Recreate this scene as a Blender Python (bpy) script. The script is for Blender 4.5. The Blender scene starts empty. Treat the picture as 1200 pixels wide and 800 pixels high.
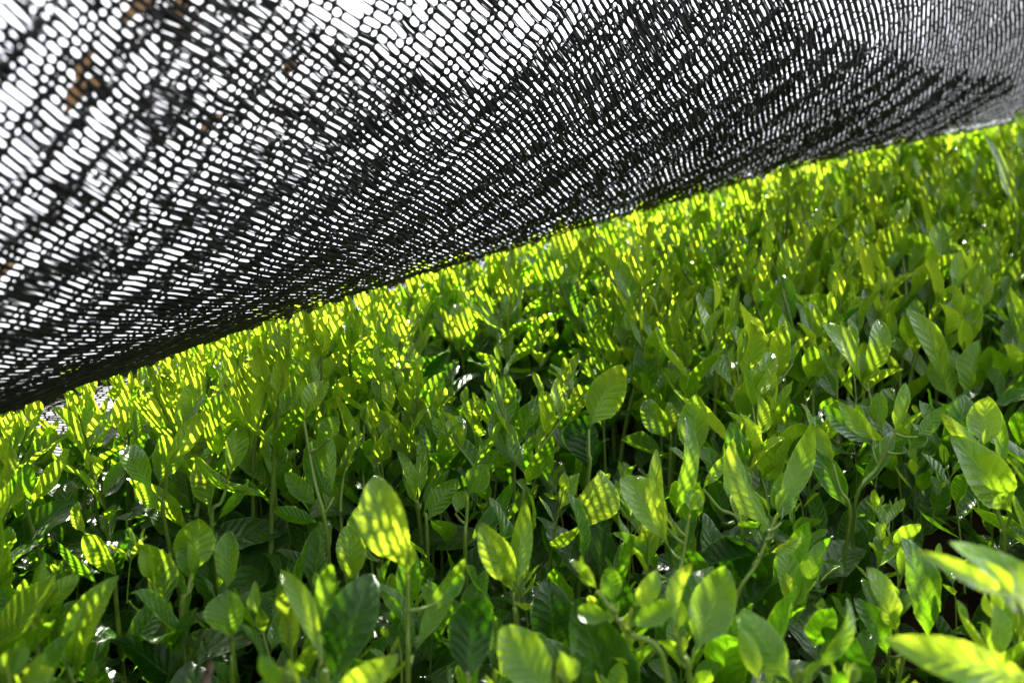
import bpy, math, random
import numpy as np
from mathutils import Matrix, Vector

R = random.Random(7)
NR = np.random.default_rng(11)
scene = bpy.context.scene
COL = scene.collection

# ------------------------------------------------------------------ frames
F = 1152.0                                   # focal length in photo pixels (photo is 1200 wide)
SLOPE = math.radians(28)                     # the tea bed lies on a slope
PITCH = math.atan(450 / F)                   # camera looks down on the bed by this much
HCAM = 0.29                                  # camera height over the plucking surface
cS, sS = math.cos(SLOPE), math.sin(SLOPE)
cP, sP = math.cos(PITCH), math.sin(PITCH)
ORG = np.array([0, 0, 1.0])

def tea_to_world(p):                         # tea frame: x right, y up the slope, z out of the bed
    p = np.asarray(p, float)
    x, y, z = p[..., 0], p[..., 1], p[..., 2]
    return np.stack([x, y * cS - z * sS, y * sS + z * cS], -1) + ORG
def cam_to_tea(c):                           # camera coords: X right, Y down, Z forward
    c = np.asarray(c, float)
    X, Y, Z = c[..., 0], c[..., 1], c[..., 2]
    return np.stack([X, Z * cP - Y * sP, HCAM - Z * sP - Y * cP], -1)
def tea_to_cam(p):
    p = np.asarray(p, float)
    x, y, z = p[..., 0], p[..., 1], p[..., 2] - HCAM
    return np.stack([x, -y * sP - z * cP, y * cP - z * sP], -1)
def cam_to_world(c): return tea_to_world(cam_to_tea(c))
def pix(c):                                  # camera coords -> photo pixel
    return 600 + F * c[..., 0] / c[..., 2], 400 + F * c[..., 1] / c[..., 2]
def depth_at(px, py, z):                     # depth of the plane z above the bed on a photo ray
    return (HCAM - z) / cP / ((py - 400) / F + sP / cP)
def unproj(px, py, Z): return np.array([(px - 600) / F * Z, (py - 400) / F * Z, Z])
def nrm(v):
    v = np.asarray(v, float)
    return v / np.maximum(np.linalg.norm(v, axis=-1, keepdims=True), 1e-9)

# ------------------------------------------------------------------ materials
def new_mat(name):
    m = bpy.data.materials.new(name); m.use_nodes = True
    nt = m.node_tree; nt.nodes.clear()
    return m, nt, nt.nodes, nt.links
def node(ns, t, **kw):
    n = ns.new(t)
    for k, v in kw.items(): setattr(n, k, v)
    return n
def math_n(nt, op, a, b=None, c=None):
    n = nt.nodes.new('ShaderNodeMath'); n.operation = op
    for i, x in enumerate((a, b, c)):
        if x is None: continue
        if isinstance(x, (int, float)): n.inputs[i].default_value = x
        else: nt.links.new(x, n.inputs[i])
    return n.outputs[0]
def mixc(nt, f, a, b, blend='MIX'):
    n = nt.nodes.new('ShaderNodeMix'); n.data_type = 'RGBA'; n.blend_type = blend
    if isinstance(f, (int, float)): n.inputs[0].default_value = f
    else: nt.links.new(f, n.inputs[0])
    for i, x in ((6, a), (7, b)):
        if isinstance(x, tuple): n.inputs[i].default_value = (*x, 1)
        else: nt.links.new(x, n.inputs[i])
    return n.outputs[2]
def maprange(nt, v, a, b, c, d):
    n = nt.nodes.new('ShaderNodeMapRange'); nt.links.new(v, n.inputs[0])
    for i, x in enumerate((a, b, c, d)): n.inputs[i + 1].default_value = x
    return n.outputs[0]

def leaf_material(name, dark, light, tdark, tlight, rough, tfac, spec_ior=1.45):
    m, nt, ns, ln = new_mat(name)
    uv = node(ns, 'ShaderNodeUVMap', uv_map='UVMap').outputs[0]
    sep = ns.new('ShaderNodeSeparateXYZ'); ln.new(uv, sep.inputs[0])
    u, v = sep.outputs[0], sep.outputs[1]
    tint = node(ns, 'ShaderNodeAttribute', attribute_name='tint').outputs['Fac']
    oi = ns.new('ShaderNodeObjectInfo').outputs['Random']
    av = math_n(nt, 'ABSOLUTE', v)
    # side veins rise towards the tip, ten pairs along the blade
    vn = ns.new('ShaderNodeTexNoise'); vn.inputs['Scale'].default_value = 140; vn.inputs['Detail'].default_value = 1
    ln.new(node(ns, 'ShaderNodeTexCoord').outputs['Object'], vn.inputs['Vector'])
    ph = math_n(nt, 'SUBTRACT', math_n(nt, 'MULTIPLY', u, 9.0), math_n(nt, 'MULTIPLY', math_n(nt, 'POWER', av, .8), 1.7))
    ph = math_n(nt, 'ADD', ph, math_n(nt, 'ADD', math_n(nt, 'MULTIPLY', vn.outputs['Fac'], .9), math_n(nt, 'MULTIPLY', math_n(nt, 'SIGN', v), .22)))
    fr = math_n(nt, 'FRACT', ph)
    d = math_n(nt, 'ABSOLUTE', math_n(nt, 'SUBTRACT', fr, 0.5))
    side = maprange(nt, d, 0.40, 0.49, 0.0, 1.0)
    side = math_n(nt, 'MULTIPLY', side, maprange(nt, av, 0.55, 0.95, 1.0, 0.15))
    mid = maprange(nt, av, 0.03, 0.075, 1.0, 0.0)
    vein = math_n(nt, 'MAXIMUM', math_n(nt, 'MULTIPLY', side, 0.55), mid)
    tc = ns.new('ShaderNodeTexCoord')
    no = ns.new('ShaderNodeTexNoise'); no.inputs['Scale'].default_value = 90; no.inputs['Detail'].default_value = 4
    ln.new(tc.outputs['Object'], no.inputs['Vector'])
    n1 = no.outputs['Fac']
    fine = ns.new('ShaderNodeTexNoise'); fine.inputs['Scale'].default_value = 900; fine.inputs['Detail'].default_value = 3
    ln.new(tc.outputs['Object'], fine.inputs['Vector'])
    t = math_n(nt, 'ADD', tint, math_n(nt, 'MULTIPLY', math_n(nt, 'SUBTRACT', oi, 0.5), 0.35))
    t = math_n(nt, 'ADD', t, math_n(nt, 'MULTIPLY', math_n(nt, 'SUBTRACT', n1, 0.5), 0.8))
    t = math_n(nt, 'MINIMUM', math_n(nt, 'MAXIMUM', t, 0.0), 1.0)
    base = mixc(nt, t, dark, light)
    base = mixc(nt, math_n(nt, 'MULTIPLY', vein, 0.35), base, tuple(min(1, x * 2.0 + .01) for x in light))
    tr = mixc(nt, t, tdark, tlight)
    tr = mixc(nt, math_n(nt, 'MULTIPLY', vein, 0.35), tr, tuple(x * .62 for x in tdark))
    # pale thin margin, and the blade between the veins puffed a little lighter
    rim = maprange(nt, av, .90, .98, 0.0, 0.45)
    base = mixc(nt, rim, base, tuple(min(1, x * 2.2 + .02) for x in light)); tr = mixc(nt, rim, tr, tuple(min(.8, x * 1.15) for x in tlight))
    puff = maprange(nt, d, .05, .45, 1.08, .90)
    pv = ns.new('ShaderNodeCombineXYZ')
    for q in range(3): ln.new(puff, pv.inputs[q])
    base = mixc(nt, 1.0, base, pv.outputs[0], 'MULTIPLY')
    # browned, nibbled margin and tip here and there
    edge = maprange(nt, math_n(nt, 'ADD', math_n(nt, 'MAXIMUM', math_n(nt, 'MULTIPLY', av, 0.97), u), math_n(nt, 'MULTIPLY', n1, 0.35)), 1.16, 1.24, 0.0, 0.75)
    base = mixc(nt, edge, base, (.16, .075, .02)); tr = mixc(nt, edge, tr, (.22, .10, .02))
    bump = ns.new('ShaderNodeBump'); bump.inputs['Strength'].default_value = 0.5; bump.inputs['Distance'].default_value = 0.0011
    h = math_n(nt, 'ADD', math_n(nt, 'SUBTRACT', math_n(nt, 'MULTIPLY', vein, -0.6), math_n(nt, 'MULTIPLY', d, 0.9)), math_n(nt, 'MULTIPLY', fine.outputs['Fac'], 0.5))
    ln.new(h, bump.inputs['Height'])
    df = ns.new('ShaderNodeBsdfDiffuse'); ln.new(base, df.inputs[0]); ln.new(bump.outputs[0], df.inputs['Normal'])
    tl = ns.new('ShaderNodeBsdfTranslucent'); ln.new(tr, tl.inputs[0]); ln.new(bump.outputs[0], tl.inputs['Normal'])
    mx = ns.new('ShaderNodeMixShader'); mx.inputs[0].default_value = tfac
    ln.new(df.outputs[0], mx.inputs[1]); ln.new(tl.outputs[0], mx.inputs[2])
    gl = ns.new('ShaderNodeBsdfGlossy'); gl.inputs['Color'].default_value = (1, 1, 1, 1)
    ln.new(maprange(nt, fine.outputs['Fac'], 0.3, 0.7, rough - .06, rough + .10), gl.inputs['Roughness'])
    ln.new(bump.outputs[0], gl.inputs['Normal'])
    fn = ns.new('ShaderNodeFresnel'); fn.inputs['IOR'].default_value = spec_ior; ln.new(bump.outputs[0], fn.inputs['Normal'])
    ms = ns.new('ShaderNodeMixShader'); ln.new(math_n(nt, 'MINIMUM', fn.outputs[0], 0.16), ms.inputs[0])
    ln.new(mx.outputs[0], ms.inputs[1]); ln.new(gl.outputs[0], ms.inputs[2])
    out = ns.new('ShaderNodeOutputMaterial'); ln.new(ms.outputs[0], out.inputs[0])
    return m

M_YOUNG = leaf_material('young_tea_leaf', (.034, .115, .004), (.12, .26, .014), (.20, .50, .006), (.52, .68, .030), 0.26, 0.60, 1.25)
M_OLD = leaf_material('mature_tea_leaf', (.010, .040, .003), (.034, .105, .005), (.04, .16, .003), (.14, .34, .005), 0.30, 0.40, 1.25)

def stem_material():
    m, nt, ns, ln = new_mat('green_stem')
    tint = node(ns, 'ShaderNodeAttribute', attribute_name='tint').outputs['Fac']
    tc = ns.new('ShaderNodeTexCoord'); no = ns.new('ShaderNodeTexNoise'); no.inputs['Scale'].default_value = 120
    ln.new(tc.outputs['Object'], no.inputs['Vector'])
    c = mixc(nt, tint, (.075, .045, .018), (.13, .25, .022))
    c = mixc(nt, no.outputs['Fac'], c, (.12, .17, .03))
    p = ns.new('ShaderNodeBsdfPrincipled'); ln.new(c, p.inputs['Base Color']); p.inputs['Roughness'].default_value = .42
    tl = ns.new('ShaderNodeBsdfTranslucent'); ln.new(mixc(nt, tint, (.05, .03, .01), (.32, .42, .03)), tl.inputs[0])
    mx = ns.new('ShaderNodeMixShader'); mx.inputs[0].default_value = .3
    ln.new(p.outputs[0], mx.inputs[1]); ln.new(tl.outputs[0], mx.inputs[2])
    out = ns.new('ShaderNodeOutputMaterial'); ln.new(mx.outputs[0], out.inputs[0])
    return m
M_STEM = stem_material()

def simple_mat(name, c1, c2, scale, rough, bump=0.0):
    m, nt, ns, ln = new_mat(name)
    tc = ns.new('ShaderNodeTexCoord'); no = ns.new('ShaderNodeTexNoise')
    no.inputs['Scale'].default_value = scale; no.inputs['Detail'].default_value = 6
    ln.new(tc.outputs['Object'], no.inputs['Vector'])
    p = ns.new('ShaderNodeBsdfPrincipled'); ln.new(mixc(nt, maprange(nt, no.outputs['Fac'], .35, .65, 0, 1), c1, c2), p.inputs['Base Color'])
    p.inputs['Roughness'].default_value = rough; p.inputs['Specular IOR Level'].default_value = 0 if rough > .9 else .25
    if bump:
        b = ns.new('ShaderNodeBump'); b.inputs['Strength'].default_value = bump; b.inputs['Distance'].default_value = .01
        ln.new(no.outputs['Fac'], b.inputs['Height']); ln.new(b.outputs[0], p.inputs['Normal'])
    out = ns.new('ShaderNodeOutputMaterial'); ln.new(p.outputs[0], out.inputs[0])
    return m
M_NET = simple_mat('black_net_yarn', (.010, .010, .011), (.020, .020, .022), 60, .75)
M_SOIL = simple_mat('hill_soil', (.014, .009, .006), (.035, .024, .013), 9, .95, .6)
M_BARK = simple_mat('twig_bark', (.055, .032, .020), (.13, .095, .065), 150, .8, .5)
M_SPOT = simple_mat('spot_leaf', (.06, .032, .014), (.13, .085, .045), 60, .8, .4)
_nt = M_SPOT.node_tree; _t = _nt.nodes.new('ShaderNodeBsdfTranslucent'); _t.inputs[0].default_value = (.05, .032, .018, 1)
_m = _nt.nodes.new('ShaderNodeMixShader'); _o = [n for n in _nt.nodes if n.type == 'OUTPUT_MATERIAL'][0]; _p = [n for n in _nt.nodes if n.type == 'BSDF_PRINCIPLED'][0]
_nt.links.new(_p.outputs[0], _m.inputs[1]); _nt.links.new(_t.outputs[0], _m.inputs[2]); _nt.links.new(_m.outputs[0], _o.inputs[0])

# ------------------------------------------------------------------ mesh collecting
class MB:
    def __init__(s): s.v, s.q, s.uv, s.t, s.n = [], [], [], [], 0
    def add(s, v, q, uv, tint):
        s.v.append(v); s.q.append(q + s.n); s.uv.append(uv)
        s.t.append(np.full(len(v), tint, np.float32) if np.isscalar(tint) else tint); s.n += len(v)
    def arrays(s): return np.concatenate(s.v), np.concatenate(s.q), np.concatenate(s.uv), np.concatenate(s.t)
    def mesh(s, name, mat): return to_mesh(name, mat, *s.arrays())

def to_mesh(name, mat, v, q, uv=None, tint=None, smooth=True):
    me = bpy.data.meshes.new(name)
    nv, nq = len(v), len(q)
    me.vertices.add(nv); me.vertices.foreach_set('co', np.asarray(v, np.float32).ravel())
    me.loops.add(nq * 4); me.loops.foreach_set('vertex_index', np.asarray(q, np.int32).ravel())
    me.polygons.add(nq); me.polygons.foreach_set('loop_start', np.arange(0, nq * 4, 4, dtype=np.int32))
    me.polygons.foreach_set('use_smooth', np.full(nq, smooth))
    me.update(calc_edges=True)
    if uv is not None:
        l = me.uv_layers.new(name='UVMap'); l.data.foreach_set('uv', np.asarray(uv, np.float32)[np.asarray(q).ravel()].ravel())
    if tint is not None:
        a = me.attributes.new('tint', 'FLOAT', 'POINT'); a.data.foreach_set('value', np.asarray(tint, np.float32))
    me.materials.append(mat)
    return me

def link(name, me, parent=None, loc=None):
    o = bpy.data.objects.new(name, me); COL.objects.link(o)
    if parent: o.parent = parent
    if loc is not None: o.location = loc
    return o

# ------------------------------------------------------------------ leaf and stem shapes
def leaf_geo(B, T, w, n, curl=.15, fold=.3, nu=12, nv=6, seed=0, point=.6, belly=.5, rough=1.0, petiole=.12, twist=0.0):
    """one tea leaf blade from base B to tip T, widest w, upper side along n"""
    rs = np.random.default_rng(seed)
    B, T, n = np.asarray(B, float), np.asarray(T, float), nrm(n)
    a = T - B; L = np.linalg.norm(a); ah = a / L
    n = nrm(n - ah * np.dot(n, ah)); side = np.cross(ah, n)
    u = np.linspace(0, 1, nu + 1)[:, None]; v = np.linspace(-1, 1, nv + 1)[None, :]
    mid = B + ah * (u * L)[..., None] + n * ((curl * L) * (4 * u * (1 - u)) * (.6 + .8 * u))[..., None]
    sway = rs.uniform(-.05, .05) * L
    mid = mid + side * (sway * np.sin(u * math.pi))[..., None]
    ux = np.clip(u, 0, 1)
    k = math.log(.5) / math.log(belly)
    prof = np.sin(math.pi * np.clip(ux, 1e-4, .9999) ** k) ** point
    prof = prof * np.clip((ux - petiole * .3) / (petiole + .14), 0.09, 1) ** .8
    hw = .5 * w * prof
    ser = 1 + rough * .02 * np.where(np.arange(nu + 1) % 2 == 0, 1, -1)[:, None] * (np.abs(v) > .99)
    ph = rs.uniform(0, 6.28, 4)
    asym = 1 + rs.uniform(-.08, .08) * np.sign(v)
    y = v * hw * ser * asym
    tw = twist * (u - .3)
    foldz = fold * np.abs(v) ** 1.3 * hw
    wave = rough * .045 * w * np.abs(v) ** 2 * (np.sin(u * 11 + ph[0] + 1.5 * v) + .6 * np.sin(u * 19 + ph[1] + v * 2))
    quilt = -rough * .05 * w * np.sin(2 * math.pi * (u * 10 - 1.6 * np.abs(v))) * np.clip(1 - np.abs(v), 0, 1) ** .5 * np.abs(v) ** .5 if nu >= 20 else 0
    z = foldz + wave + quilt
    y2 = y * np.cos(tw) - z * np.sin(tw); z2 = y * np.sin(tw) + z * np.cos(tw)
    P = mid + side * y2[..., None] + n * z2[..., None]
    uv = np.stack(np.broadcast_arrays(u, v), -1)
    i, j = np.meshgrid(np.arange(nu), np.arange(nv), indexing='ij')
    k0 = i * (nv + 1) + j
    q = np.stack([k0, k0 + nv + 1, k0 + nv + 2, k0 + 1], -1).reshape(-1, 4)
    return P.reshape(-1, 3), q, uv.reshape(-1, 2)

def tube_geo(pts, radii, sides=6, sub=4):
    pts = np.asarray(pts, float); radii = np.asarray(radii, float)
    if len(pts) > 2 and sub > 1:                       # catmull-rom
        P = np.vstack([2 * pts[0] - pts[1], pts, 2 * pts[-1] - pts[-2]]); out, rr = [], []
        for i in range(len(pts) - 1):
            for s in range(sub):
                t = s / sub; p0, p1, p2, p3 = P[i:i + 4]
                out.append(.5 * ((2 * p1) + (-p0 + p2) * t + (2 * p0 - 5 * p1 + 4 * p2 - p3) * t * t + (-p0 + 3 * p1 - 3 * p2 + p3) * t ** 3))
                rr.append(radii[i] * (1 - t) + radii[i + 1] * t)
        out.append(pts[-1]); rr.append(radii[-1]); pts, radii = np.array(out), np.array(rr)
    d = nrm(np.gradient(pts, axis=0)); ref = np.array([.31, .17, .93]) if abs(d[0] @ np.array([.31, .17, .93])) < .9 else np.array([1., 0, 0])
    s = nrm(np.cross(d, ref)); t = np.cross(d, s)
    a = np.linspace(0, 2 * math.pi, sides, endpoint=False)
    P = pts[:, None] + (s[:, None] * np.cos(a)[None, :, None] + t[:, None] * np.sin(a)[None, :, None]) * radii[:, None, None]
    n = len(pts); i, j = np.meshgrid(np.arange(n - 1), np.arange(sides), indexing='ij'); j2 = (j + 1) % sides
    q = np.stack([i * sides + j, i * sides + j2, (i + 1) * sides + j2, (i + 1) * sides + j], -1).reshape(-1, 4)
    uv = np.stack(np.broadcast_arrays(np.linspace(0, 1, n)[:, None], np.linspace(-1, 1, sides)[None, :]), -1).reshape(-1, 2)
    return P.reshape(-1, 3), q, uv

# ------------------------------------------------------------------ crest line where the net meets the tea
CONT = [(-330, 590), (-160, 528), (0, 474), (100, 441), (200, 408), (300, 376), (400, 345), (490, 317), (590, 290), (640, 276), (725, 251), (800, 231), (875, 208), (1000, 178), (1100, 158), (1200, 140), (1330, 120)]
ZC = .075
cont_cam = np.array([unproj(x, y, depth_at(x, y, ZC)) for x, y in CONT])
cont_tea = cam_to_tea(cont_cam)
ext0 = cont_tea[0] - nrm(cont_tea[1] - cont_tea[0]) * .8
ext1 = cont_tea[-1] + nrm(cont_tea[-1] - cont_tea[-3]) * 1.2
crest = np.vstack([ext0, cont_tea, ext1])
CX = crest[:, :2]
def beyond(xy):                                   # signed distance past the crest (positive on the far side)
    xy = np.asarray(xy, float); best = np.full(xy.shape[:-1], 1e9); sg = np.zeros(xy.shape[:-1])
    for a, b in zip(CX[:-1], CX[1:]):
        ab = b - a; t = np.clip(((xy - a) @ ab) / (ab @ ab), 0, 1)
        dv = xy - (a + t[..., None] * ab); d = np.linalg.norm(dv, axis=-1)
        s = ab[0] * dv[..., 1] - ab[1] * dv[..., 0]
        m = d < best; best = np.where(m, d, best); sg = np.where(m, np.sign(s), sg)
    return best * sg
def drop(s):
    s = np.maximum(s - .05, 0); return 1.5 * s * s / (s + .09)

# ------------------------------------------------------------------ hillside, one sheet to the horizon
def build_hill():
    rad = np.concatenate([[0.02], np.geomspace(.1, 700, 90)]); ang = np.linspace(0, 2 * math.pi, 121)[:-1]
    X = rad[:, None] * np.cos(ang); Y = rad[:, None] * np.sin(ang)
    near = np.clip((9 - rad) / 6, 0, 1)[:, None]; near = near * near * (3 - 2 * near)
    yt = Y / cS; s = beyond(np.stack([X, yt], -1))
    h = 1.0 + yt * sS - .115 - drop(s - .11)
    lo, hi = -1.0, 1.5
    h = lo + np.log1p(np.exp(np.clip((h - lo) / .15, -40, 40))) * .15
    h = hi - np.log1p(np.exp(np.clip((hi - h) / .15, -40, 40))) * .15
    Z = lo + (h - lo) * near + .02 * np.sin(X * 3.1 + 1) * np.sin(Y * 2.7)
    v = np.stack(np.broadcast_arrays(X, Y, Z), -1).reshape(-1, 3)
    n = len(ang); i, j = np.meshgrid(np.arange(len(rad) - 1), np.arange(n), indexing='ij'); j2 = (j + 1) % n
    q = np.stack([i * n + j, (i + 1) * n + j, (i + 1) * n + j2, i * n + j2], -1).reshape(-1, 4)
    o = link('hillside', to_mesh('hillside', M_SOIL, v, q)); o['kind'] = 'structure'
build_hill()

# ------------------------------------------------------------------ shade net
def vnoise(x, y, seed):                           # smooth value noise
    g = np.random.default_rng(seed).uniform(-1, 1, (64, 64))
    xi, yi = np.floor(x).astype(int), np.floor(y).astype(int); fx, fy = x - xi, y - yi
    fx, fy = fx * fx * (3 - 2 * fx), fy * fy * (3 - 2 * fy); G = lambda a, b: g[a % 64, b % 64]
    return (G(xi, yi) * (1 - fx) + G(xi + 1, yi) * fx) * (1 - fy) + (G(xi, yi + 1) * (1 - fx) + G(xi + 1, yi + 1) * fx) * fy

E_PLANE = nrm(np.array([.163, -.84, -.514]))      # how the lifted net rises, camera frame
def net_surface():
    C = tea_to_cam(crest)
    seg = np.linalg.norm(np.diff(C, axis=0), axis=1); al = np.concatenate([[0], np.cumsum(seg)])
    i0 = 3                                        # t = 0 where the crest enters the photo (x = 0)
    al -= al[i0]
    ts = np.arange(-1.1, 2.9, .02)
    Cp = np.stack([np.interp(ts, al, C[:, k]) for k in range(3)], -1)
    lo, hi = ts < al[0], ts > al[-1]
    Cp[lo] = C[0] + nrm(C[1] - C[0]) * (ts[lo] - al[0])[:, None]
    Cp[hi] = C[-1] + nrm(C[-1] - C[-2]) * (ts[hi] - al[-1])[:, None]
    for _ in range(6): Cp[1:-1] = .25 * Cp[:-2] + .5 * Cp[1:-1] + .25 * Cp[2:]
    tan = nrm(np.gradient(Cp, axis=0))
    d0 = -Cp; d0 = nrm(d0 - tan * np.sum(d0 * tan, -1, keepdims=True))     # straight back towards the lens
    e1 = E_PLANE - tan * np.sum(E_PLANE * tan, -1, keepdims=True); e1 = nrm(e1)
    nn = np.cross(d0, tan); sgn = np.sign(np.sum(nn * e1, -1, keepdims=True)); nn = nn * sgn   # rotate from d0 towards e1
    th1 = np.arctan2(np.sum(e1 * nn, -1), np.sum(e1 * d0, -1))[:, None]
    ws = np.arange(-1.3, 1.6, .01)
    def theta(w):
        up = np.clip(w / BEND, 0, 1); up = up
        t0 = math.radians(START)
        a = t0 + (th1 - t0) * up
        dn = np.clip((-w - .11) / .2, 0, 1)
        return np.where(w >= 0, a, t0 + math.radians(38) * dn)
    th = theta(ws[None, :])
    dr = d0[:, None] * np.cos(th)[..., None] + nn[:, None] * np.sin(th)[..., None]
    cum = np.cumsum(dr * .01, axis=1); z = np.argmin(np.abs(ws)); cum -= cum[:, z:z + 1]
    S = Cp[:, None] + cum
    N = nrm(np.cross(np.gradient(S, axis=0), np.gradient(S, axis=1)))
    TT, WW = np.meshgrid(ts, ws, indexing='ij')
    amp = np.clip(WW / .15, 0, 1)
    S = S + N * (amp * (.010 * vnoise(TT * 3 + 5, WW * 3 + 9, 3) + .004 * vnoise(TT * 9, WW * 9, 4)))[..., None]
    return ts, ws, S, N
START, BEND = 3.5, .34
ALPHA = math.radians(35)
LANE, CHAIN = .0033, .0175

def bil(ts, ws, A, t, w):
    x = np.clip((t - ts[0]) / (ts[1] - ts[0]), 0, len(ts) - 1.001); y = np.clip((w - ws[0]) / (ws[1] - ws[0]), 0, len(ws) - 1.001)
    i, j = x.astype(int), y.astype(int); fx, fy = (x - i)[..., None], (y - j)[..., None]
    return (A[i, j] * (1 - fx) + A[i + 1, j] * fx) * (1 - fy) + (A[i, j + 1] * (1 - fx) + A[i + 1, j + 1] * fx) * fy

NET = net_surface()
def net_point(t, w):
    ts, ws, S, N = NET
    t, w = np.asarray(t, float), np.asarray(w, float)
    return bil(ts, ws, S, t, w), nrm(bil(ts, ws, N, t, w))

def stretch(t, w):                                # the knit is pulled wider towards the far end
    p = np.maximum(t, 0)
    return t + .36 * p * p, w * (1 + 1.0 * np.clip(t, 0, 1.2))

def build_net(alpha, dom, lift, seed, double=False):
    ts, ws, S, N = NET
    ca, sa = math.cos(alpha), math.sin(alpha)
    T0, T1, W0, W1 = dom
    cor = [(t, w) for t in (T0, T1) for w in (W0, W1)]
    aa = [t * ca - w * sa for t, w in cor]; bb = [t * sa + w * ca for t, w in cor]
    k0, k1 = int(min(aa) / CHAIN) - 1, int(max(aa) / CHAIN) + 1
    j0, j1 = int(min(bb) / LANE) - 1, int(max(bb) / LANE) + 1
    K, J = np.meshgrid(np.arange(k0, k1), np.arange(j0, j1), indexing='ij')
    K, J = K.ravel(), J.ravel()
    shift = np.random.default_rng(5).uniform(-.12, .12, 4000)          # chain rows are not quite regular
    rowoff = np.random.default_rng(6).uniform(-.5, .5, 6000) * .25
    a0 = (K + shift[(K - k0) % 4000]) * CHAIN + rowoff[(J - j0)] * CHAIN; a1 = (K + 1 + shift[(K + 1 - k0) % 4000]) * CHAIN + rowoff[(J - j0)] * CHAIN
    am = .5 * (a0 + a1); bm = (J + .5) * LANE
    t = am * ca + bm * sa; w = -am * sa + bm * ca
    top = W1 if not double else W1 - .26 * np.clip(t, 0, 2) + .03 * vnoise(t * 6, t * 0, 77)
    keep = (t > T0) & (t < T1) & (w > W0) & (w < top)
    a0, a1, J, t, w = a0[keep], a1[keep], J[keep], t[keep], w[keep]
    n = len(a0); r = np.random.default_rng(seed)
    kind = r.uniform(0, 1, n); f = r.uniform(.24, .42, n); f = np.where(r.uniform(0, 1, n) < .5, f, 1 - f)
    split = kind < .5
    A0 = np.concatenate([a0, (a0 + (a1 - a0) * f)[split]]); A1 = np.concatenate([np.where(split, a0 + (a1 - a0) * f, a1), a1[split]])
    J = np.concatenate([J, J[split]]); t = np.concatenate([t, t[split]]); w = np.concatenate([w, w[split]])
    n = len(A0)
    if double: op = .64 + .1 * vnoise(t * 12, w * 12, 23) + r.uniform(-.2, .1, n)
    else:
        slack = np.clip((w - .10) / .14, 0, 1) * np.clip(1.2 - t * 2.4, .0, 1)
        op = .57 + .28 * slack - 1.15 * np.clip(t - .30, 0, .32) - .20 * np.clip((.22 - w) / .12, 0, 1) * np.clip((.45 - t) / .3, 0, 1) + .03 * vnoise(t * 5, w * 5, 21) + .04 * vnoise(t * 14, w * 14, 22) + r.uniform(-.14, .10, n)
        op -= .08 + .18 * np.clip((.17 - w) / .12, 0, 1)                        # pulled tight and closed where it comes down
        op = np.where(w < .015, .46 + r.uniform(-.16, .1, n), op)           # opened wider past the crest, unseen, to let sun dapples through
    op = np.where(r.uniform(0, 1, n) < .04, .12, op)
    op = np.clip(op, .08, .84)
    b0, b1 = J * LANE, (J + 1) * LANE; bc = .5 * (b0 + b1) + r.uniform(-.06, .06, n) * LANE
    hh = .5 * LANE * op; hb = r.uniform(.0005, .0010, n); am = .5 * (A0 + A1)
    e = np.minimum(.0009, (A1 - A0) * .3)
    bul = 1 + r.uniform(-.12, .15, (2, n))
    ia = np.stack([A0 + hb, A0 + hb + e, am, A1 - hb - e, A1 - hb, A1 - hb - e, am, A0 + hb + e], 1)
    ib = np.stack([bc, bc + hh * .88, bc + hh * bul[0], bc + hh * .88, bc, bc - hh * .88, bc - hh * bul[1], bc - hh * .88], 1)
    oa = np.stack([A0, A0, am, A1, A1, A1, am, A0], 1); ob = np.stack([.5 * (b0 + b1), b1, b1, b1, .5 * (b0 + b1), b0, b0, b0], 1)
    AA = np.concatenate([oa, ia], 1); BB = np.concatenate([ob, ib], 1)
    wob = .0010 * vnoise(AA * 30, BB * 12, 31) + .0006 * vnoise(AA * 95, BB * 30, 32); woa = .002 * vnoise(AA * 9, BB * 25, 33)
    AA = AA + woa; BB = BB + wob
    tt, ww = stretch(AA * ca + BB * sa, -AA * sa + BB * ca)
    P = bil(ts, ws, S, tt, ww); Nn = nrm(bil(ts, ws, N, tt, ww))
    toward = np.sign(-np.sum(P * Nn, -1, keepdims=True))                 # yarn stands proud as a rounded ridge
    P = P + Nn * toward * lift
    P[:, :8] += (Nn * toward)[:, :8] * .0006
    base = (np.arange(n) * 16)[:, None, None]
    k = np.arange(8); q = np.stack([k, (k + 1) % 8, 8 + (k + 1) % 8, 8 + k], -1)[None] + base
    return cam_to_world(P.reshape(-1, 3)), q.reshape(-1, 4)
net = link('shade_net', to_mesh('shade_net', M_NET, *build_net(ALPHA, (-.85, 1.45, -.55, .365), 0, 8)))
net['label'] = 'black knitted shade net with slit holes lifted over the tea bushes'; net['category'] = 'shade net'
link('folded_hem', to_mesh('folded_hem', M_NET, *build_net(ALPHA + .09, (-.75, .85, .01, .27), .004, 9, True)), net)   # the border is turned in, two layers thick

# height of the net over the bed near the crest, to keep shoots under it
ROOM = lambda s: .073 + .42 * np.maximum(-s, 0) - .25 * np.maximum(s, 0)
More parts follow.
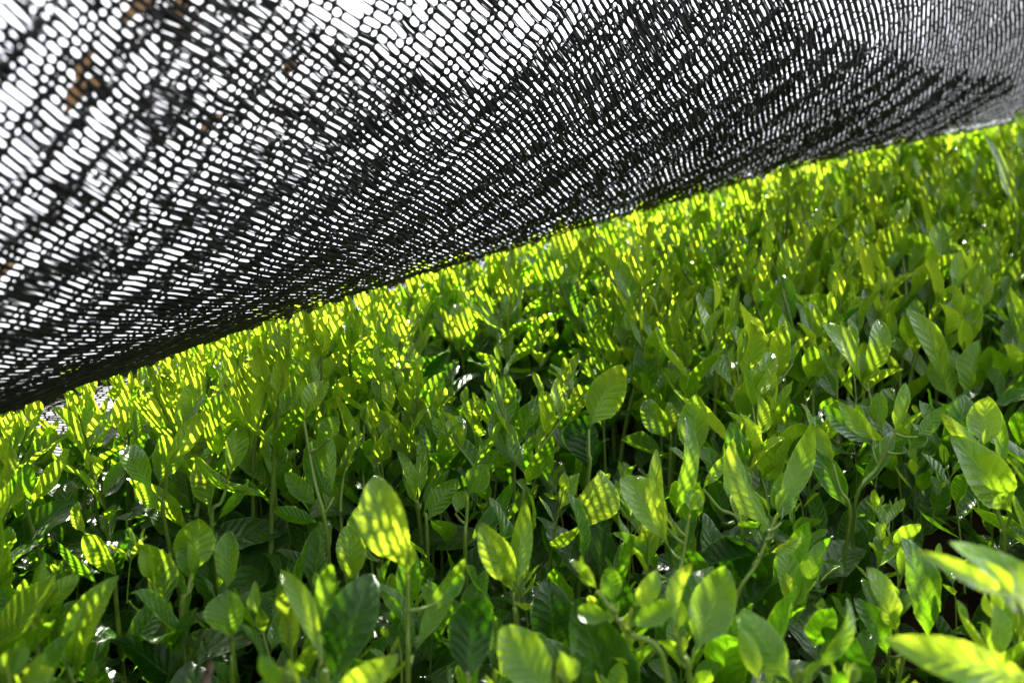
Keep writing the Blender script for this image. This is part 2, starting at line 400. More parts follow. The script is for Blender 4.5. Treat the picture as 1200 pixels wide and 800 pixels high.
# ------------------------------------------------------------------ shoots one can pick out in the photo
# (foot x, foot y, height of that foot over the bed, short reference, label, blades); blade = base x,y, tip x,y, width, look
# look: d dark, l fresh, y yellow, b bud; sizes in photo pixels, turned into metres at the depth where the foot stands on the bed
HERO = [
 (213, 718, .015, 'the cupped round leaf', 'tea shoot with one cupped round leaf on a long bent stalk', [(224,674,232,607,46,'l'),(226,684,214,638,24,'d')]),
 (268, 716, .02, 'the narrow spotted leaf', 'tea shoot ending in one narrow upright leaf with a bright yellow spot', [(266,692,269,621,28,'l')]),
 (272, 790, .02, 'the shield leaf', 'small tea shoot with a single shield shaped leaf on a straight stalk', [(273,752,268,691,43,'l')]),
 (85, 800, .015, 'the tall folded pair', 'tea shoot with a tall pointed leaf clasping a yellower short one', [(90,795,140,674,40,'l'),(86,786,101,709,25,'y'),(78,790,85,734,14,'l')]),
 (225, 806, .0, 'the broad dark leaf', 'broad dark green leaf shoot lying low in the shade', [(218,806,140,748,48,'d')]),
 (36, 738, .02, 'the fan of three leaves', 'tea shoot fanning a slim bud, a curled bright leaf and a dark leaf', [(46,712,93,673,23,'y'),(44,712,51,652,14,'l'),(27,735,-2,682,26,'d'),(25,745,66,719,14,'l')]),
 (14, 806, .05, 'the curled yellow leaf', 'tea shoot with a curled orange yellow leaf low in its tuft', [(12,800,25,746,20,'l'),(20,800,62,782,28,'y'),(30,800,52,765,18,'y')]),
 (192, 720, .01, 'the wide leaf with an inner bud', 'tea shoot with one wide drooping leaf around an upright inner blade', [(196,716,162,638,40,'l'),(180,682,166,644,16,'y')]),
 (135, 690, .0, 'the thin slanting leaf', 'tea shoot with a thin dark leaf slanting up beside a wider one', [(117,686,67,634,13,'d'),(137,676,98,624,32,'l')]),
 (478, 792, .02, 'the tall paddle leaf', 'tallest tea shoot with one long yellow paddle leaf on a bare stalk', [(478,672,438,557,52,'y'),(484,768,546,653,24,'l'),(512,706,543,672,20,'d')]),
 (380, 812, .03, 'the big ribbed leaf', 'tea shoot with one big ribbed oval leaf and a yellow side blade', [(386,800,436,672,57,'d'),(376,780,329,668,25,'y'),(374,738,389,660,26,'l')]),
 (412, 700, .0, 'the twin paddle leaves', 'tea shoot with a sunlit short paddle before a taller green one', [(410,686,407,615,33,'y'),(420,665,430,587,34,'l')]),
 (385, 812, .06, 'the blunt horizontal leaf', 'tea shoot holding a thick bright leaf out sideways with a browned tip', [(384,808,467,767,34,'y')]),
 (330, 812, .06, 'the pale tipped blade', 'low tea shoot with two short pale tipped blades', [(330,810,304,767,24,'l'),(352,808,337,771,10,'y')]),
 (548, 812, .04, 'the upright oval leaf', 'tea shoot with one upright oval dark leaf yellow along the rib', [(548,806,562,699,54,'d')]),
 (652, 815, .05, 'the wide rounded leaf', 'tea shoot with one wide rounded leaf tipping over to its side', [(652,812,588,734,54,'l'),(668,806,655,768,30,'y')]),
 (605, 732, .01, 'the pale pair', 'tea shoot with a pair of pale yellow leaves edged in white light', [(602,692,563,611,36,'y'),(606,692,616,584,25,'y')]),
 (652, 775, .0, 'the dark tongue leaf', 'dark tea shoot with one upright tongue leaf in deep shade', [(650,766,639,677,52,'d')]),
 (808, 800, .03, 'the quilted leaf', 'tea shoot with a quilted sunlit leaf and an orange yellow blade', [(815,765,851,663,52,'l'),(792,740,813,658,23,'y')]),
 (782, 790, .04, 'the leaning stalk', 'tea shoot with a leaning bare stalk and short leaves set along it', [(720,724,677,716,22,'l'),(740,712,771,668,23,'l'),(716,706,714,664,25,'d'),(735,735,790,706,26,'l'),(700,690,668,656,12,'y')]),
 (860, 712, .0, 'the three leaved fork', 'forked tea shoot with three tall leaves on a thick bent stalk', [(906,626,860,512,38,'y'),(910,602,953,494,28,'l'),(915,612,930,545,32,'d'),(900,648,940,627,14,'y'),(890,648,815,664,50,'d')]),
 (924, 724, .0, 'the upright twin', 'small tea shoot with two upright leaves lit along their folds', [(922,714,917,642,27,'y'),(926,712,965,632,26,'l')]),
 (932, 806, .04, 'the drooping shoulder leaf', 'tea shoot with a broad shouldered leaf and a twisted blade beside', [(930,802,869,714,50,'l'),(940,797,993,701,24,'l'),(890,800,868,735,22,'y')]),
 (1060, 765, .0, 'the striped leaf', 'tea shoot with a yellow striped leaf before a dark upright one', [(1050,742,1015,664,36,'y'),(1088,752,1057,629,44,'d'),(1040,770,1000,700,28,'d')]),
 (1238, 790, .08, 'the huge blurred leaf', 'nearest tea shoot, its huge blurred leaf reaching in with bumpy edge', [(1240,778,1112,634,56,'y'),(1190,700,1072,645,22,'y')]),
 (1225, 806, .08, 'the huge golden leaf', 'nearest golden leaf shoot, held almost level and out of focus', [(1222,796,1033,748,46,'y')]),
 (998, 806, .05, 'the small golden tip', 'tiny golden leaf tip standing alone above a dark hollow', [(996,804,1002,775,17,'y')]),
 (148, 530, .01, 'the dotted upright leaf', 'tea shoot with an upright leaf dotted all over with sunlight', [(146,517,149,457,31,'y'),(160,520,171,464,12,'l')]),
 (32, 600, .01, 'the dark and dotted pair', 'tea shoot pairing a dark oval leaf with a bright dotted one', [(36,590,81,526,29,'y'),(20,614,33,542,31,'d')]),
 (192, 606, .01, 'the four leaved tuft', 'tea shoot with four broad leaves in an open tuft and pale tip', [(180,577,147,524,28,'l'),(186,572,190,507,36,'l'),(196,547,246,478,24,'y'),(188,600,160,565,18,'l')]),
 (248, 614, .01, 'the netted leaf', 'tea shoot with a broad leaf crossed by fine netted light', [(246,602,231,534,36,'y'),(268,562,283,499,25,'l'),(252,612,292,563,12,'l')]),
 (101, 632, .0, 'the slim streaked leaf', 'slim tea shoot of one narrow leaf with a light streak', [(100,627,92,588,16,'y')]),
 (383, 628, .01, 'the crowded long leaf', 'tea shoot with one long dark leaf standing in a crowd of smaller ones', [(388,586,363,512,32,'d'),(391,582,379,494,22,'l'),(356,492,379,446,25,'y'),(386,515,392,487,25,'l'),(372,592,335,553,22,'l'),(374,612,319,597,18,'d')]),
 (515, 565, .01, 'the single clear leaf', 'tea shoot with one clear pale veined leaf leaning on its stalk', [(514,556,541,487,30,'l')]),
 (500, 615, .0, 'the glossy white streaked leaf', 'tea shoot with a cut off green leaf beside a glossy white streak', [(500,612,537,560,26,'l'),(496,602,519,556,13,'d')]),
 (490, 598, .0, 'the yellow brush', 'tea shoot like a yellow brush of narrow crowded blades', [(488,590,465,528,15,'y'),(490,590,492,512,14,'y'),(492,590,514,524,16,'y'),(487,590,478,535,13,'y'),(493,590,528,548,12,'l')]),
 (545, 642, .0, 'the long diagonal leaf', 'tea shoot with a long leaf on the diagonal over two short ones', [(545,640,601,565,22,'d'),(548,580,571,543,28,'l'),(534,602,545,574,18,'y')]),
 (690, 556, .01, 'the spoon leaf', 'tea shoot with a glowing spoon leaf rising above a dark round leaf', [(690,502,730,427,42,'y'),(690,553,690,483,48,'d')]),
 (686, 628, .01, 'the disc leaf', 'tea shoot with one broad disc shaped yellow green leaf', [(684,622,703,550,52,'y')]),
 (790, 702, .01, 'the spear and spoon', 'tea shoot with a thin upright spear between two broad leaves', [(785,642,728,558,42,'y'),(782,618,769,525,16,'y'),(790,612,803,488,24,'l'),(808,600,818,573,24,'l')]),
 (816, 548, .01, 'the striped glowing leaf', 'tea shoot with a single glowing leaf striped by strong light', [(816,542,815,462,35,'y')]),
 (786, 520, .01, 'the small curled leaf', 'tea shoot with a small curled leaf like a cupped hand', [(785,516,757,467,28,'l'),(783,512,783,470,18,'y')]),
 (868, 620, .0, 'the round golden leaf', 'tea shoot with a round golden leaf next to a dark curved one', [(870,616,872,567,42,'y'),(846,612,834,560,28,'d'),(824,572,854,531,15,'l')]),
 (1003, 586, .0, 'the spreading dark fan', 'tea shoot spreading long dark leaves in a wide open fan', [(1022,522,964,476,25,'d'),(1031,519,982,471,20,'y'),(1048,508,1061,448,20,'y'),(1004,582,1046,505,20,'d'),(1075,512,1109,474,18,'l'),(1062,530,1068,495,26,'d')]),
 (996, 606, .0, 'the lance leaf', 'tea shoot with a dark lance leaf pointing up and a small yellow one', [(998,602,945,519,28,'d'),(976,542,957,499,18,'y')]),
 (1178, 645, .015, 'the heavy ribbed leaf', 'tea shoot with a heavy ribbed leaf hanging beneath a pale folded top', [(1186,602,1114,510,46,'l'),(1152,524,1157,464,38,'y'),(1170,562,1172,481,14,'l'),(1166,542,1104,484,17,'y')]),
 (1030, 508, .0, 'the narrow winged stalk', 'tea shoot with a slim bright wing leaf on a bare straight stalk', [(1009,449,959,377,26,'y'),(1016,447,1030,374,25,'l')]),
 (1124, 476, .0, 'the white blazing pair', 'tea shoot with two broad leaves blazing almost white', [(1118,472,1104,403,31,'y'),(1130,472,1146,399,34,'y')]),
 (1160, 482, .01, 'the smooth side leaf', 'tea shoot with one smooth dark leaf lying out to the edge', [(1164,472,1216,434,28,'d')]),
 (1194, 335, .0, 'the tall thin shoot', 'tall thin tea shoot standing high over the blurred bushes', [(1190,252,1154,158,17,'y'),(1194,262,1212,168,14,'l'),(1194,300,1225,250,18,'l')]),
 (1112, 466, .0, 'the long arching leaf', 'tea shoot with a long arching leaf bright along its upper edge', [(1110,462,1061,361,26,'y')]),
 (690, 400, .0, 'the tall net brushing shoot', 'tall leafy tea shoot whose tip brushes the net edge', [(652,322,655,256,30,'y'),(655,332,692,274,24,'y'),(660,345,634,290,20,'l'),(672,375,662,330,26,'d')]),
 (541, 416, .0, 'the crown of three', 'tea shoot with a crown of three yellow leaves just under the net', [(538,408,511,358,19,'y'),(540,406,536,356,26,'y'),(543,408,557,366,20,'l')]),
]
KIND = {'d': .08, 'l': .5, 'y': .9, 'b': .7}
hero_seg = []                                    # what of the photo these shoots cover: (x, y, radius, depth)
hero_pos, hero_refs = [], []

def part(root, name, geo, tint, mat):
    v, q, uv = geo
    return link(name, to_mesh(name, mat, v, q, uv, np.full(len(v), tint, np.float32)), root)

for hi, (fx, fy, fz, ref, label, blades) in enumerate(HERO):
    rs = random.Random(100 + hi)
    Z = depth_at(fx, fy, fz); sc = Z / F
    foot_t = cam_to_tea(unproj(fx, fy, Z)); foot = tea_to_world(foot_t)
    root = bpy.data.objects.new('tea_shoot', None); COL.objects.link(root); root.location = foot; root.empty_display_size = .01
    root['label'] = label; root['category'] = 'tea shoot'; root['group'] = 'young shoots of the tea bed'
    W = lambda c: cam_to_world(c) - foot
    top = min(blades, key=lambda b: b[1])
    ground = tea_to_world(foot_t + np.array([rs.uniform(-.01, .01), rs.uniform(-.01, .01), -.07 - fz])) - foot
    tx, ty = top[0], top[1]
    Zt = Z + rs.uniform(-.004, .004)
    stem_mb = MB(); r0 = .0009 + .0002 * (len(blades) > 1)
    midp = W(unproj((fx * .55 + tx * .45) + (tx - fx) * .12, fy * .5 + ty * .5, Z))
    tall = abs(ty - fy) > 25
    main = [ground, W(unproj(fx, fy, Z))] + ([midp] if tall else []) + [W(unproj(tx, ty + 1, Zt))]
    g = tube_geo(main, np.linspace(r0 * 1.25, r0 * .75, len(main)), 7, 5); stem_mb.add(*g, .85)
    for bi, (bx, by, ex, ey, wd, look) in enumerate(blades):
        L = math.hypot(ex - bx, ey - by) * sc
        Zb = Zt if (bx, by) == (tx, ty) else Z + rs.uniform(-.006, .008)
        if look == 'd': Zb += .008
        dz = L * rs.uniform(-.05, .45) if look != 'd' else L * rs.uniform(.0, .5)
        B, T = unproj(bx, by, Zb), unproj(ex, ey, Zb + dz)
        n = np.array([rs.uniform(-.55, .55), rs.uniform(-.35, .1), -1.0])
        n = n if rs.random() < .72 else -n
        Bw, Tw, nw = W(B), W(T), cam_to_world(B + n) - cam_to_world(B)
        narrow = wd < .3 * math.hypot(ex - bx, ey - by)
        geo = leaf_geo(Bw, Tw, wd * sc * 1.04, nw, curl=rs.uniform(.06, .20) * rs.choice([1, 1, -.7]), fold=rs.uniform(.2, .7), nu=28, nv=10,
                       seed=hi * 10 + bi, point=.8 if narrow else rs.uniform(.55, .75), belly=rs.uniform(.5, .6), twist=rs.uniform(-.5, .5))
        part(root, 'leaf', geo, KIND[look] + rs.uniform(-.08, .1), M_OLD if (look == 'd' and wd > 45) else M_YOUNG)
        if (bx, by) != (tx, ty):
            near = min(((mx, my) for mx, my in [(fx + (tx - fx) * s, fy + (ty - fy) * s) for s in np.linspace(0, 1, 12)]), key=lambda p: math.hypot(p[0] - bx, p[1] - by - 14))
            s = tube_geo([W(unproj(near[0], near[1], Z)), W(unproj((near[0] + bx) / 2, (near[1] + by) / 2 + 2, Z)), Bw], [r0 * .9, r0 * .75, r0 * .6], 6, 3)
            stem_mb.add(*s, .85)
        for s in np.linspace(.05, 1, 7): hero_seg.append((bx + (ex - bx) * s, by + (ey - by) * s, wd * .42, Zb))
    a = stem_mb.arrays(); link('stem', to_mesh('stem', M_STEM, *a), root)
    xs = [b[0] for b in blades] + [b[2] for b in blades]; ys = [b[1] for b in blades] + [b[3] for b in blades]
    hero_pos.append((sum(xs) / len(xs), sum(ys) / len(ys))); hero_refs.append(ref)
    # small tip bud tucked between the blades
    if len(blades) > 1:
        tv = nrm(W(unproj(top[2], top[3], Z)) - W(unproj(tx, ty, Z))); Ll = rs.uniform(.010, .016)
        b0 = W(unproj(tx, ty, Zt)); nb = cam_to_world(np.array([rs.uniform(-1, 1), 0, -1.])) - cam_to_world(np.zeros(3))
        part(root, 'bud', leaf_geo(b0, b0 + nrm(tv + np.array([rs.uniform(-.4, .4), rs.uniform(-.3, .3), .3])) * Ll, Ll * .3, nb, curl=.05, fold=1.3, nu=8, nv=4, seed=hi, point=1.0), .75, M_YOUNG)
hero_seg = np.array(hero_seg)

# ------------------------------------------------------------------ every other shoot: some patterns, then copies
def pattern(seed, hi_res):
    r = random.Random(seed); h = r.uniform(.050, .085)
    nl = r.choice([3, 4, 4, 5, 5, 6]); lean = (r.uniform(-.35, .35), r.uniform(-.35, .35))
    pt = lambda s: np.array([lean[0] * h * s * s, lean[1] * h * s * s, h * s])
    nu, nv = (22, 8) if hi_res else (8, 4)
    parts = [('stem', tube_geo([np.array([0, 0, -.07]), pt(0.0), pt(.5), pt(1.0)], [.0016, .0014, .0011, .0008], 6 if hi_res else 4, 4 if hi_res else 2), .85)]
    az = r.uniform(0, 6.28); tone = r.uniform(.25, 1.05)
    for k in range(nl):
        s = 1 - 1.05 * (k / max(nl - 1, 1)) * r.uniform(.8, 1.1) if nl > 1 else 1
        az += 2.4 + r.uniform(-.4, .4)
        el = math.radians((r.uniform(66, 84) if hi_res else r.uniform(56, 80)) - 8 * k)
        L = (.024 + .0070 * min(k, 3)) * (1 if hi_res else 1.22) * r.uniform(.72, 1.15); w = L * (r.uniform(.30, .46) if hi_res else r.uniform(.40, .56))
        d = np.array([math.cos(az) * math.cos(el), math.sin(az) * math.cos(el), math.sin(el)])
        n = np.array([-math.cos(az) * math.sin(el), -math.sin(az) * math.sin(el), math.cos(el)])
        n = n + np.array([r.uniform(-.3, .3), r.uniform(-.3, .3), 0])
        b = pt(s); p = b + d * L * .12
        geo = leaf_geo(b, b + d * L * 1.12, w, n, curl=r.uniform(-.16, .10), fold=r.uniform(.25, .95 if hi_res else .6), nu=nu, nv=nv, seed=seed * 17 + k,
                       point=r.uniform(.55, .9), belly=r.uniform(.5, .6), twist=r.uniform(-.6, .6), rough=1 if hi_res else .8)
        parts.append(('leaf', geo, min(1, max(0, tone - .11 * k + r.uniform(-.12, .15) + .15))))
    d = nrm(pt(1.0) - pt(.8)); L = r.uniform(.013, .022)
    parts.append(('bud', leaf_geo(pt(1.0), pt(1.0) + nrm(d + np.array([r.uniform(-.2, .2), r.uniform(-.2, .2), .2])) * L, L * .28, np.array([r.uniform(-1, 1), r.uniform(-1, 1), .1]),
                                  curl=.06, fold=1.4, nu=8 if hi_res else 4, nv=4, seed=seed, point=1.0), .85))
    reach = max(float(np.max(g[0][:, 2])) for _, g, _ in parts)
    return dict(parts=parts, h=reach, nl=nl)

PAT = [pattern(500 + i, True) for i in range(18)]
LOW = [pattern(900 + i, False) for i in range(26)]

# candidate places over the bed, evenly jittered
cand = []
step = .0205
for gx in np.arange(-.95, 1.9, step):
    for gy in np.arange(.16, 2.55, step):
        x, y = gx + R.uniform(-.5, .5) * step, gy + R.uniform(-.5, .5) * step
        cand.append((x, y))
g_ = np.random.default_rng(91)                     # a closer stand along the crest, where the net presses on it
ex = np.stack([g_.uniform(-.75, 1.5, 7500), g_.uniform(-.1, 2.1, 7500)], -1); es = beyond(ex)
cand += [tuple(e) for e, s in zip(ex, es) if -.05 < s < .12]
cand = np.array(cand); sdist = beyond(cand)
cc = tea_to_cam(np.stack([cand[:, 0], cand[:, 1], np.full(len(cand), .02)], -1))
px, py = pix(cc)
ok = (sdist < .12) & (cc[:, 2] > .2) & (px > -420) & (px < 1620) & (py < 1500)
clump = vnoise(cand[:, 0] * 9 + 3, cand[:, 1] * 9 + 7, 51)
ok &= NR.uniform(0, 1, len(cand)) < .82 + .55 * clump
cand, sdist, cc, px, py, clump = cand[ok], sdist[ok], cc[ok], px[ok], py[ok], clump[ok]
UPW = nrm(np.array([0, sS, cS]))                  # true vertical, in the tea frame
places = []
for (x, y), s, c, ax, ay in zip(cand, sdist, cc, px, py):
    k = R.randrange(18); kl = R.randrange(26); sz = R.uniform(.55, 1.25)
    base_z = R.uniform(-.022, .004) - float(drop(np.array(s)))
    H = PAT[k]['h'] * sz
    sz *= min(1.0, (ROOM(s) - float(drop(np.array(s))) * .5 - base_z) / (H * 1.02)); sz = max(sz, .25)
    if c[2] > .8 and R.random() < .22: continue
    good = False
    for f in (1.0, .8, .62, .46, .34, .24):
        Hpx = (PAT[k]['h'] * sz * f + base_z) * .97 / c[2] * F; half = .016 * sz * f / c[2] * F
        m = (hero_seg[:, 3] > c[2] - .012) & (np.abs(hero_seg[:, 0] - ax) < hero_seg[:, 2] + half) & (hero_seg[:, 1] > ay - Hpx - hero_seg[:, 2]) & (hero_seg[:, 1] < ay + 6)
        if not m.any(): good = True; break
    if not good: continue
    # keep the lens clear
    if c[2] < .30 and ay - Hpx < 690: continue
    places.append(dict(x=x, y=y, z=base_z, s=sz * f, k=k, kl=kl, Z=c[2], px=ax, py=ay, top=Hpx, rz=R.uniform(0, 6.28), tilt=(R.uniform(-.16, .16), R.uniform(-.16, .16)), up=R.uniform(.25, .9)))

def place_matrix(p):
    up = nrm(np.array([0, 0, 1.]) * (1 - p['up']) + UPW * p['up'] + np.array([p['tilt'][0], p['tilt'][1], 0]))
    upw = tea_to_world(up) - ORG
    z = Vector(upw); q = z.to_track_quat('Z', 'Y').to_matrix().to_4x4()
    return Matrix.Translation(Vector(tea_to_world(np.array([p['x'], p['y'], p['z']])))) @ q @ Matrix.Rotation(p['rz'], 4, 'Z') @ Matrix.Scale(p['s'], 4)

inside = [p for p in places if -25 < p['px'] < 1225 and p['py'] - p['top'] < 790 and p['py'] - p['top'] > 100]
inside.sort(key=lambda p: -p['s'] * PAT[p['k']]['h'] / p['Z'])
NIND = 300 - len(HERO)
single = inside[:NIND]; ids = {id(p) for p in single}
mass = [p for p in places if id(p) not in ids]
print('shoots', len(places), 'single', len(single), 'mass', len(mass))

# labels: look of the shoot plus where it stands next to the shoots described above
SIDE = [('right of', 0), ('below and right of', 45), ('below', 90), ('below and left of', 135), ('left of', 180), ('above and left of', 225), ('above', 270), ('above and right of', 315)]
ORDN = ['nearest', 'second nearest', 'third nearest', 'fourth nearest', 'fifth nearest', 'sixth nearest', 'seventh nearest', 'eighth nearest', 'ninth nearest', 'tenth nearest'] + [w_ + ' nearest' for w_ in
        'eleventh twelfth thirteenth fourteenth fifteenth sixteenth seventeenth eighteenth nineteenth twentieth twenty-first twenty-second twenty-third twenty-fourth twenty-fifth twenty-sixth twenty-seventh twenty-eighth twenty-ninth thirtieth thirty-first thirty-second thirty-third thirty-fourth thirty-fifth thirty-sixth'.split()] + ['farthest'] * 40
bins = {}
for p in single:
    cx, cy = p['px'], p['py'] - p['top'] * .6
    dists = [math.hypot(cx - hx, cy - hy) for hx, hy in hero_pos]
    h = int(np.argmin(dists)); ang = math.degrees(math.atan2(cy - hero_pos[h][1], cx - hero_pos[h][0])) % 360
    bins.setdefault((h, int(round(ang / 45)) % 8), []).append((dists[h], p))
for (h, a), lst in bins.items():
    lst.sort(key=lambda t: t[0])
    for i, (_, p) in enumerate(lst):
        nl = PAT[p['k']]['nl']; num = {2: 'two', 3: 'three', 4: 'four', 5: 'five', 6: 'six'}[nl]
        size = 'tall' if p['s'] * PAT[p['k']]['h'] > .075 else ('short' if p['s'] * PAT[p['k']]['h'] < .045 else 'green')
        p['label'] = f"{size} {num} leaved tea shoot, {ORDN[i]} {SIDE[a][0]} {hero_refs[h]}"

protos = {}
def make_single(p):
    k = p['k']
    if k not in protos:
        root = bpy.data.objects.new('tea_shoot', None); COL.objects.link(root); root.empty_display_size = .01
        kids = []
        for name, (v, q, uv), t in PAT[k]['parts']:
            kids.append(link(name, to_mesh(name, M_STEM if name == 'stem' else M_YOUNG, v, q, uv, np.full(len(v), t, np.float32)), root))
        protos[k] = (root, kids)
    else:
        src, sk = protos[k]; root = src.copy(); COL.objects.link(root)
        for o in sk:
            c = o.copy(); COL.objects.link(c); c.parent = root
    root.matrix_world = place_matrix(p)
    root['label'] = p['label']; root['category'] = 'tea shoot'; root['group'] = 'young shoots of the tea bed'
for p in single: make_single(p)

# the shoots beyond those, too many to count: one object
lm, sm = MB(), MB()
for p in mass:
    M = np.array(place_matrix(p)); dt = R.uniform(-.15, .22)
    for name, (v, q, uv), t in LOW[p['kl']]['parts']:
        hs = PAT[p['k']]['h'] / LOW[p['kl']]['h']
        w_ = (v * hs) @ M[:3, :3].T + M[:3, 3]
        (sm if name == 'stem' else lm).add(w_, q, uv, float(np.clip(t + dt, 0, 1)))
o = link('tea_shoots_behind', lm.mesh('tea_shoots_behind', M_YOUNG)); o['kind'] = 'stuff'
o2 = link('tea_stalks_behind', sm.mesh('tea_stalks_behind', M_STEM)); o2['kind'] = 'stuff'

# ------------------------------------------------------------------ the mature leaves and twigs beneath
def scatter_leaves(mb, count, zfun, lrange, elr, tints, seed, near_only=False):
    g = np.random.default_rng(seed)
    x, y = g.uniform(-1.2, 2.1, count), g.uniform(-.3, 2.75, count)
    s = beyond(np.stack([x, y], -1)); lay = g.uniform(0, 1, count)
    z = zfun(lay, x, y, g) - drop(s)
    L = g.uniform(*lrange, count); az = g.uniform(0, 2 * math.pi, count); el = np.radians(g.uniform(*elr, count))
    d = np.stack([np.cos(az) * np.cos(el), np.sin(az) * np.cos(el), np.sin(el)], -1)
    nn = np.stack([-np.cos(az) * np.sin(el), -np.sin(az) * np.sin(el), np.cos(el)], -1) + g.uniform(-.4, .4, (count, 3)) * [1, 1, 0]
    c = tea_to_cam(np.stack([x, y, z], -1)); fx = 600 + F * c[:, 0] / np.maximum(c[:, 2], .05)
    top = z + np.maximum(0, d[:, 2]) * L
    keep = (z > -3) & (s < .55) & ~((y > .1) & ((fx < -450) | (fx > 1650))) & ~((y < .1) & (lay > .4) & (g.uniform(0, 1, count) < .5)) & ~((s < 0) & (y < .30) & (top > -.005)) & ~((s > -.02) & (top > .062 - drop(s)))
    k = g.integers(0, 16, count)
    nn = nrm(nn - d * np.sum(nn * d, -1, keepdims=True)); sd = np.cross(d, nn)
    b = np.stack([x, y, z], -1); tn = g.uniform(*tints, count)
    for far in (False, True):
        for q_ in range(16):
            m = keep & (k == q_) & ((c[:, 2] > .75) == far)
            if not m.any(): continue
            rr = random.Random(3000 + q_ + seed)
            v, q, uv = leaf_geo([0, 0, 0], [1, 0, 0], rr.uniform(.34, .48), [0, 0, 1], curl=rr.uniform(-.08, .15), fold=rr.uniform(.1, .5), nu=6 if far else 12, nv=4 if far else 6, seed=q_ + seed, point=rr.uniform(.55, .8), twist=rr.uniform(-.5, .5))
            P = b[m][:, None] + L[m][:, None, None] * (v[None, :, 0:1] * d[m][:, None] + v[None, :, 1:2] * sd[m][:, None] * -1 + v[None, :, 2:3] * nn[m][:, None])
            cnt = m.sum(); qq = (q[None] + (np.arange(cnt) * len(v))[:, None, None]).reshape(-1, 4)
            mb.add(tea_to_world(P.reshape(-1, 3)), qq, np.tile(uv, (cnt, 1)), np.repeat(tn[m], len(v)).astype(np.float32))
hollow = lambda x, y: .09 * np.clip(-vnoise(x * 9 + 3, y * 9 + 7, 51) - .05, 0, 1)   # dark hollows where few shoots stand
lm = MB()
scatter_leaves(lm, 34000, lambda l, x, y, g: -.012 - .13 * l ** 1.1 - hollow(x, y), (.035, .070), (-15, 75), (0, .6), 1)
scatter_leaves(lm, 60000, lambda l, x, y, g: -.015 - .10 * l + np.where((beyond(np.stack([x, y], -1)) > -.06) & (beyond(np.stack([x, y], -1)) < .3), 0, -9), (.035, .065), (-10, 70), (0, .6), 2)
o = link('mature_foliage', lm.mesh('mature_foliage', M_OLD)); o['kind'] = 'stuff'
lm = MB()
scatter_leaves(lm, 25000, lambda l, x, y, g: -.034 + .048 * l - hollow(x, y) * 1.3, (.022, .042), (25, 85), (.0, .30), 40)  # dark tints paint in the shade deep between the shoots
o = link('undergrowth_leaves', lm.mesh('undergrowth_leaves', M_YOUNG)); o['kind'] = 'stuff'
tm = MB()
for i in range(900):
    x, y = R.uniform(-1.2, 2.2), R.uniform(-.3, 2.7); s = float(beyond(np.array([x, y])))
    if s > .3: continue
    dz = float(drop(np.array(s)))
    a = np.array([x + R.uniform(-.06, .06), y + R.uniform(-.06, .06), -.40 - dz]); b = np.array([x, y, R.uniform(-.09, -.015) - dz])
    m = (a + b) / 2 + np.array([R.uniform(-.03, .03), R.uniform(-.03, .03), 0]); m2 = b * .8 + m * .2 + np.array([R.uniform(-.008, .008), R.uniform(-.008, .008), 0])
    v, q, uv = tube_geo([a, m, m2, b], [.0035, .0026, .0018, .0012], 5, 3); tm.add(tea_to_world(v), q, uv, .2)
o = link('tea_twigs', tm.mesh('tea_twigs', M_BARK)); o['kind'] = 'stuff'

# ------------------------------------------------------------------ small leaves on the net standing in for blurred background spots, one dry twig
SPOTS = [(165, 30, 'dark brown'), (212, 58, 'rust brown'), (96, 88, 'rust brown'), (10, 66, 'blackish'), (134, 122, 'olive brown'), (360, 92, 'blackish'), (215, 10, 'thin brown'), (262, 150, 'olive brown'), (30, 330, 'thin brown')]
ts_, ws_, S_, N_ = NET
PXg, PYg = pix(S_); vis = (ws_[None, :] > .1) & (S_[..., 2] > .15)
WHERE = ['uppermost of the dark ones on the net', 'beside the uppermost one on the net', 'on the net towards its sunlit corner', 'at the very edge of the net', 'below the cluster on the net', 'alone on the middle of the net', 'highest on the net', 'lowest in the cluster on the net', 'down by the tea on the net']
for i, (sx, sy, tone) in enumerate(SPOTS):
    e = np.where(vis, (PXg - sx) ** 2 + (PYg - sy) ** 2, 1e12); a, b = np.unravel_index(np.argmin(e), e.shape)
    P, N = S_[a, b], N_[a, b]; out = N * np.sign(P @ N)                # outer, sky side
    P = P + out * .006
    t1 = nrm(S_[min(a + 1, len(ts_) - 1), b] - S_[a, b]); t2 = np.cross(out, t1)
    an = R.uniform(-.5, .5) + .9; d = t1 * math.cos(an) - t2 * math.sin(an); L = R.uniform(.013, .021)
    pw = cam_to_world(P); Bw, Tw = cam_to_world(P - d * L / 2) - pw, cam_to_world(P + d * L / 2) - pw
    nw = cam_to_world(P + out) - pw
    v, q, uv = leaf_geo(Bw, Tw, L * R.uniform(.3, .42), nw, curl=.12, fold=.5, nu=14, nv=6, seed=70 + i, point=.8, rough=1.6)
    o = link('spot_leaf', to_mesh('spot_leaf', M_SPOT, v, q, uv, np.full(len(v), .5, np.float32)), None, pw)
    o['label'] = f'{tone} leaf standing for blurred background spot, {WHERE[i]}'; o['category'] = 'dead leaf'; o['group'] = 'leaves standing for blurred background spots'
Zq = depth_at(243, 800, .03); f0 = cam_to_tea(unproj(242, 806, Zq)); fw = tea_to_world(f0)
pts = [tea_to_world(f0 + np.array([0, 0, -.06])) - fw, np.zeros(3), cam_to_world(unproj(245, 790, Zq)) - fw, cam_to_world(unproj(247, 774, Zq)) - fw]
v, q, uv = tube_geo(pts, [.0022, .002, .0018, .0013], 7, 4)
o = link('dry_twig', to_mesh('dry_twig', M_BARK, v, q, uv), None, fw); o['label'] = 'short bare grey twig stub standing below the shield leaf'; o['category'] = 'twig'

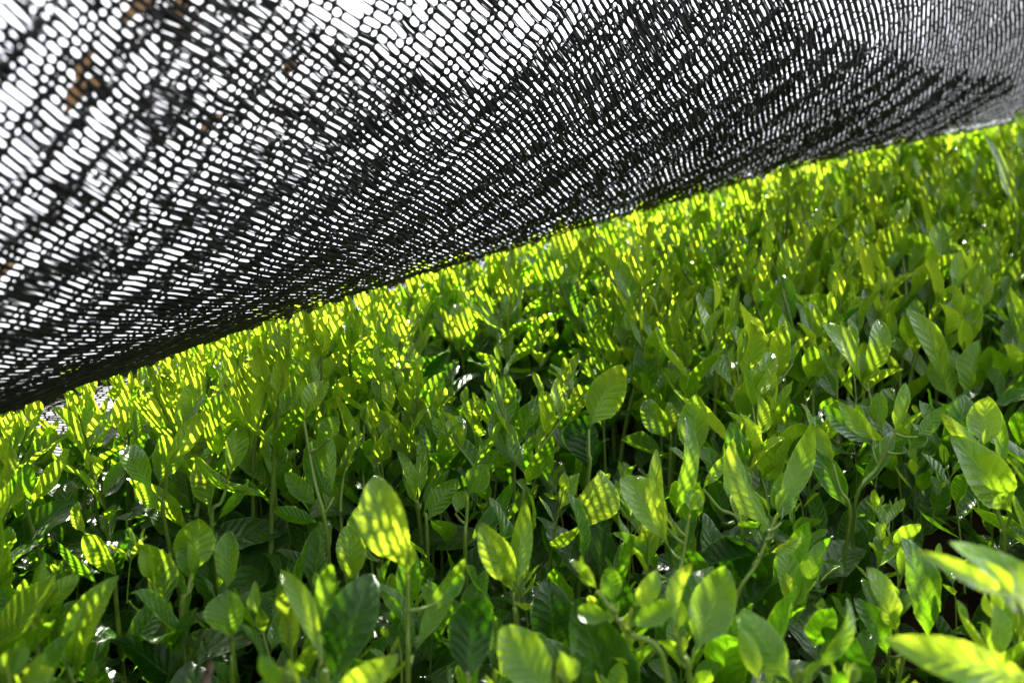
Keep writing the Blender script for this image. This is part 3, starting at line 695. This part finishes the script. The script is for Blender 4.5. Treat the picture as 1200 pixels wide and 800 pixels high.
# ------------------------------------------------------------------ sky, sun, camera
SUN_EL, SUN_AZ = math.radians(61), math.radians(-20)   # azimuth from +Y, positive towards +X
w = bpy.data.worlds.new('World'); scene.world = w; w.use_nodes = True
nt = w.node_tree; bg = nt.nodes['Background']
sky = nt.nodes.new('ShaderNodeTexSky'); sky.sky_type = 'NISHITA'; sky.sun_disc = False
sky.sun_elevation = SUN_EL; sky.sun_rotation = SUN_AZ; sky.dust_density = 3.0; sky.air_density = .8; sky.ozone_density = .3
tcw = nt.nodes.new('ShaderNodeTexCoord'); cl = nt.nodes.new('ShaderNodeTexNoise')       # broken white added to the sky as even fill light for shaded leaves
cl.inputs['Scale'].default_value = 2.2; cl.inputs['Detail'].default_value = 6; nt.links.new(tcw.outputs['Generated'], cl.inputs['Vector'])
cf = maprange(nt, cl.outputs['Fac'], .30, .62, .62, .92)
nt.links.new(mixc(nt, cf, sky.outputs[0], (3.5, 3.55, 3.6)), bg.inputs[0]); bg.inputs[1].default_value = .10
sd = bpy.data.lights.new('sun', 'SUN'); sd.energy = 5.0; sd.angle = math.radians(.7); sd.color = (1, .95, .86)
so = bpy.data.objects.new('sun', sd); COL.objects.link(so)
dirv = Vector((math.sin(SUN_AZ) * math.cos(SUN_EL), math.cos(SUN_AZ) * math.cos(SUN_EL), math.sin(SUN_EL)))
so.rotation_euler = dirv.to_track_quat('Z', 'Y').to_euler(); so.location = (0, 0, 6)
cd = bpy.data.cameras.new('camera'); co = bpy.data.objects.new('camera', cd); COL.objects.link(co); scene.camera = co
cd.sensor_width = 36; cd.lens = F / 1200 * 36; cd.clip_start = .01; cd.clip_end = 2000
co.location = tea_to_world([0, 0, HCAM]); co.rotation_euler = (math.pi / 2 + SLOPE - PITCH, 0, 0)
cd.dof.use_dof = True; cd.dof.focus_distance = .56; cd.dof.aperture_fstop = 8.2
scene.view_settings.view_transform = 'Standard'; scene.view_settings.look = 'None'
scene.view_settings.exposure = 2.9; scene.view_settings.gamma = 1
scene.render.engine = 'CYCLES'
c = scene.cycles; c.use_denoising = True; c.max_bounces = 8; c.diffuse_bounces = 4; c.transmission_bounces = 4
c.sample_clamp_indirect = 8
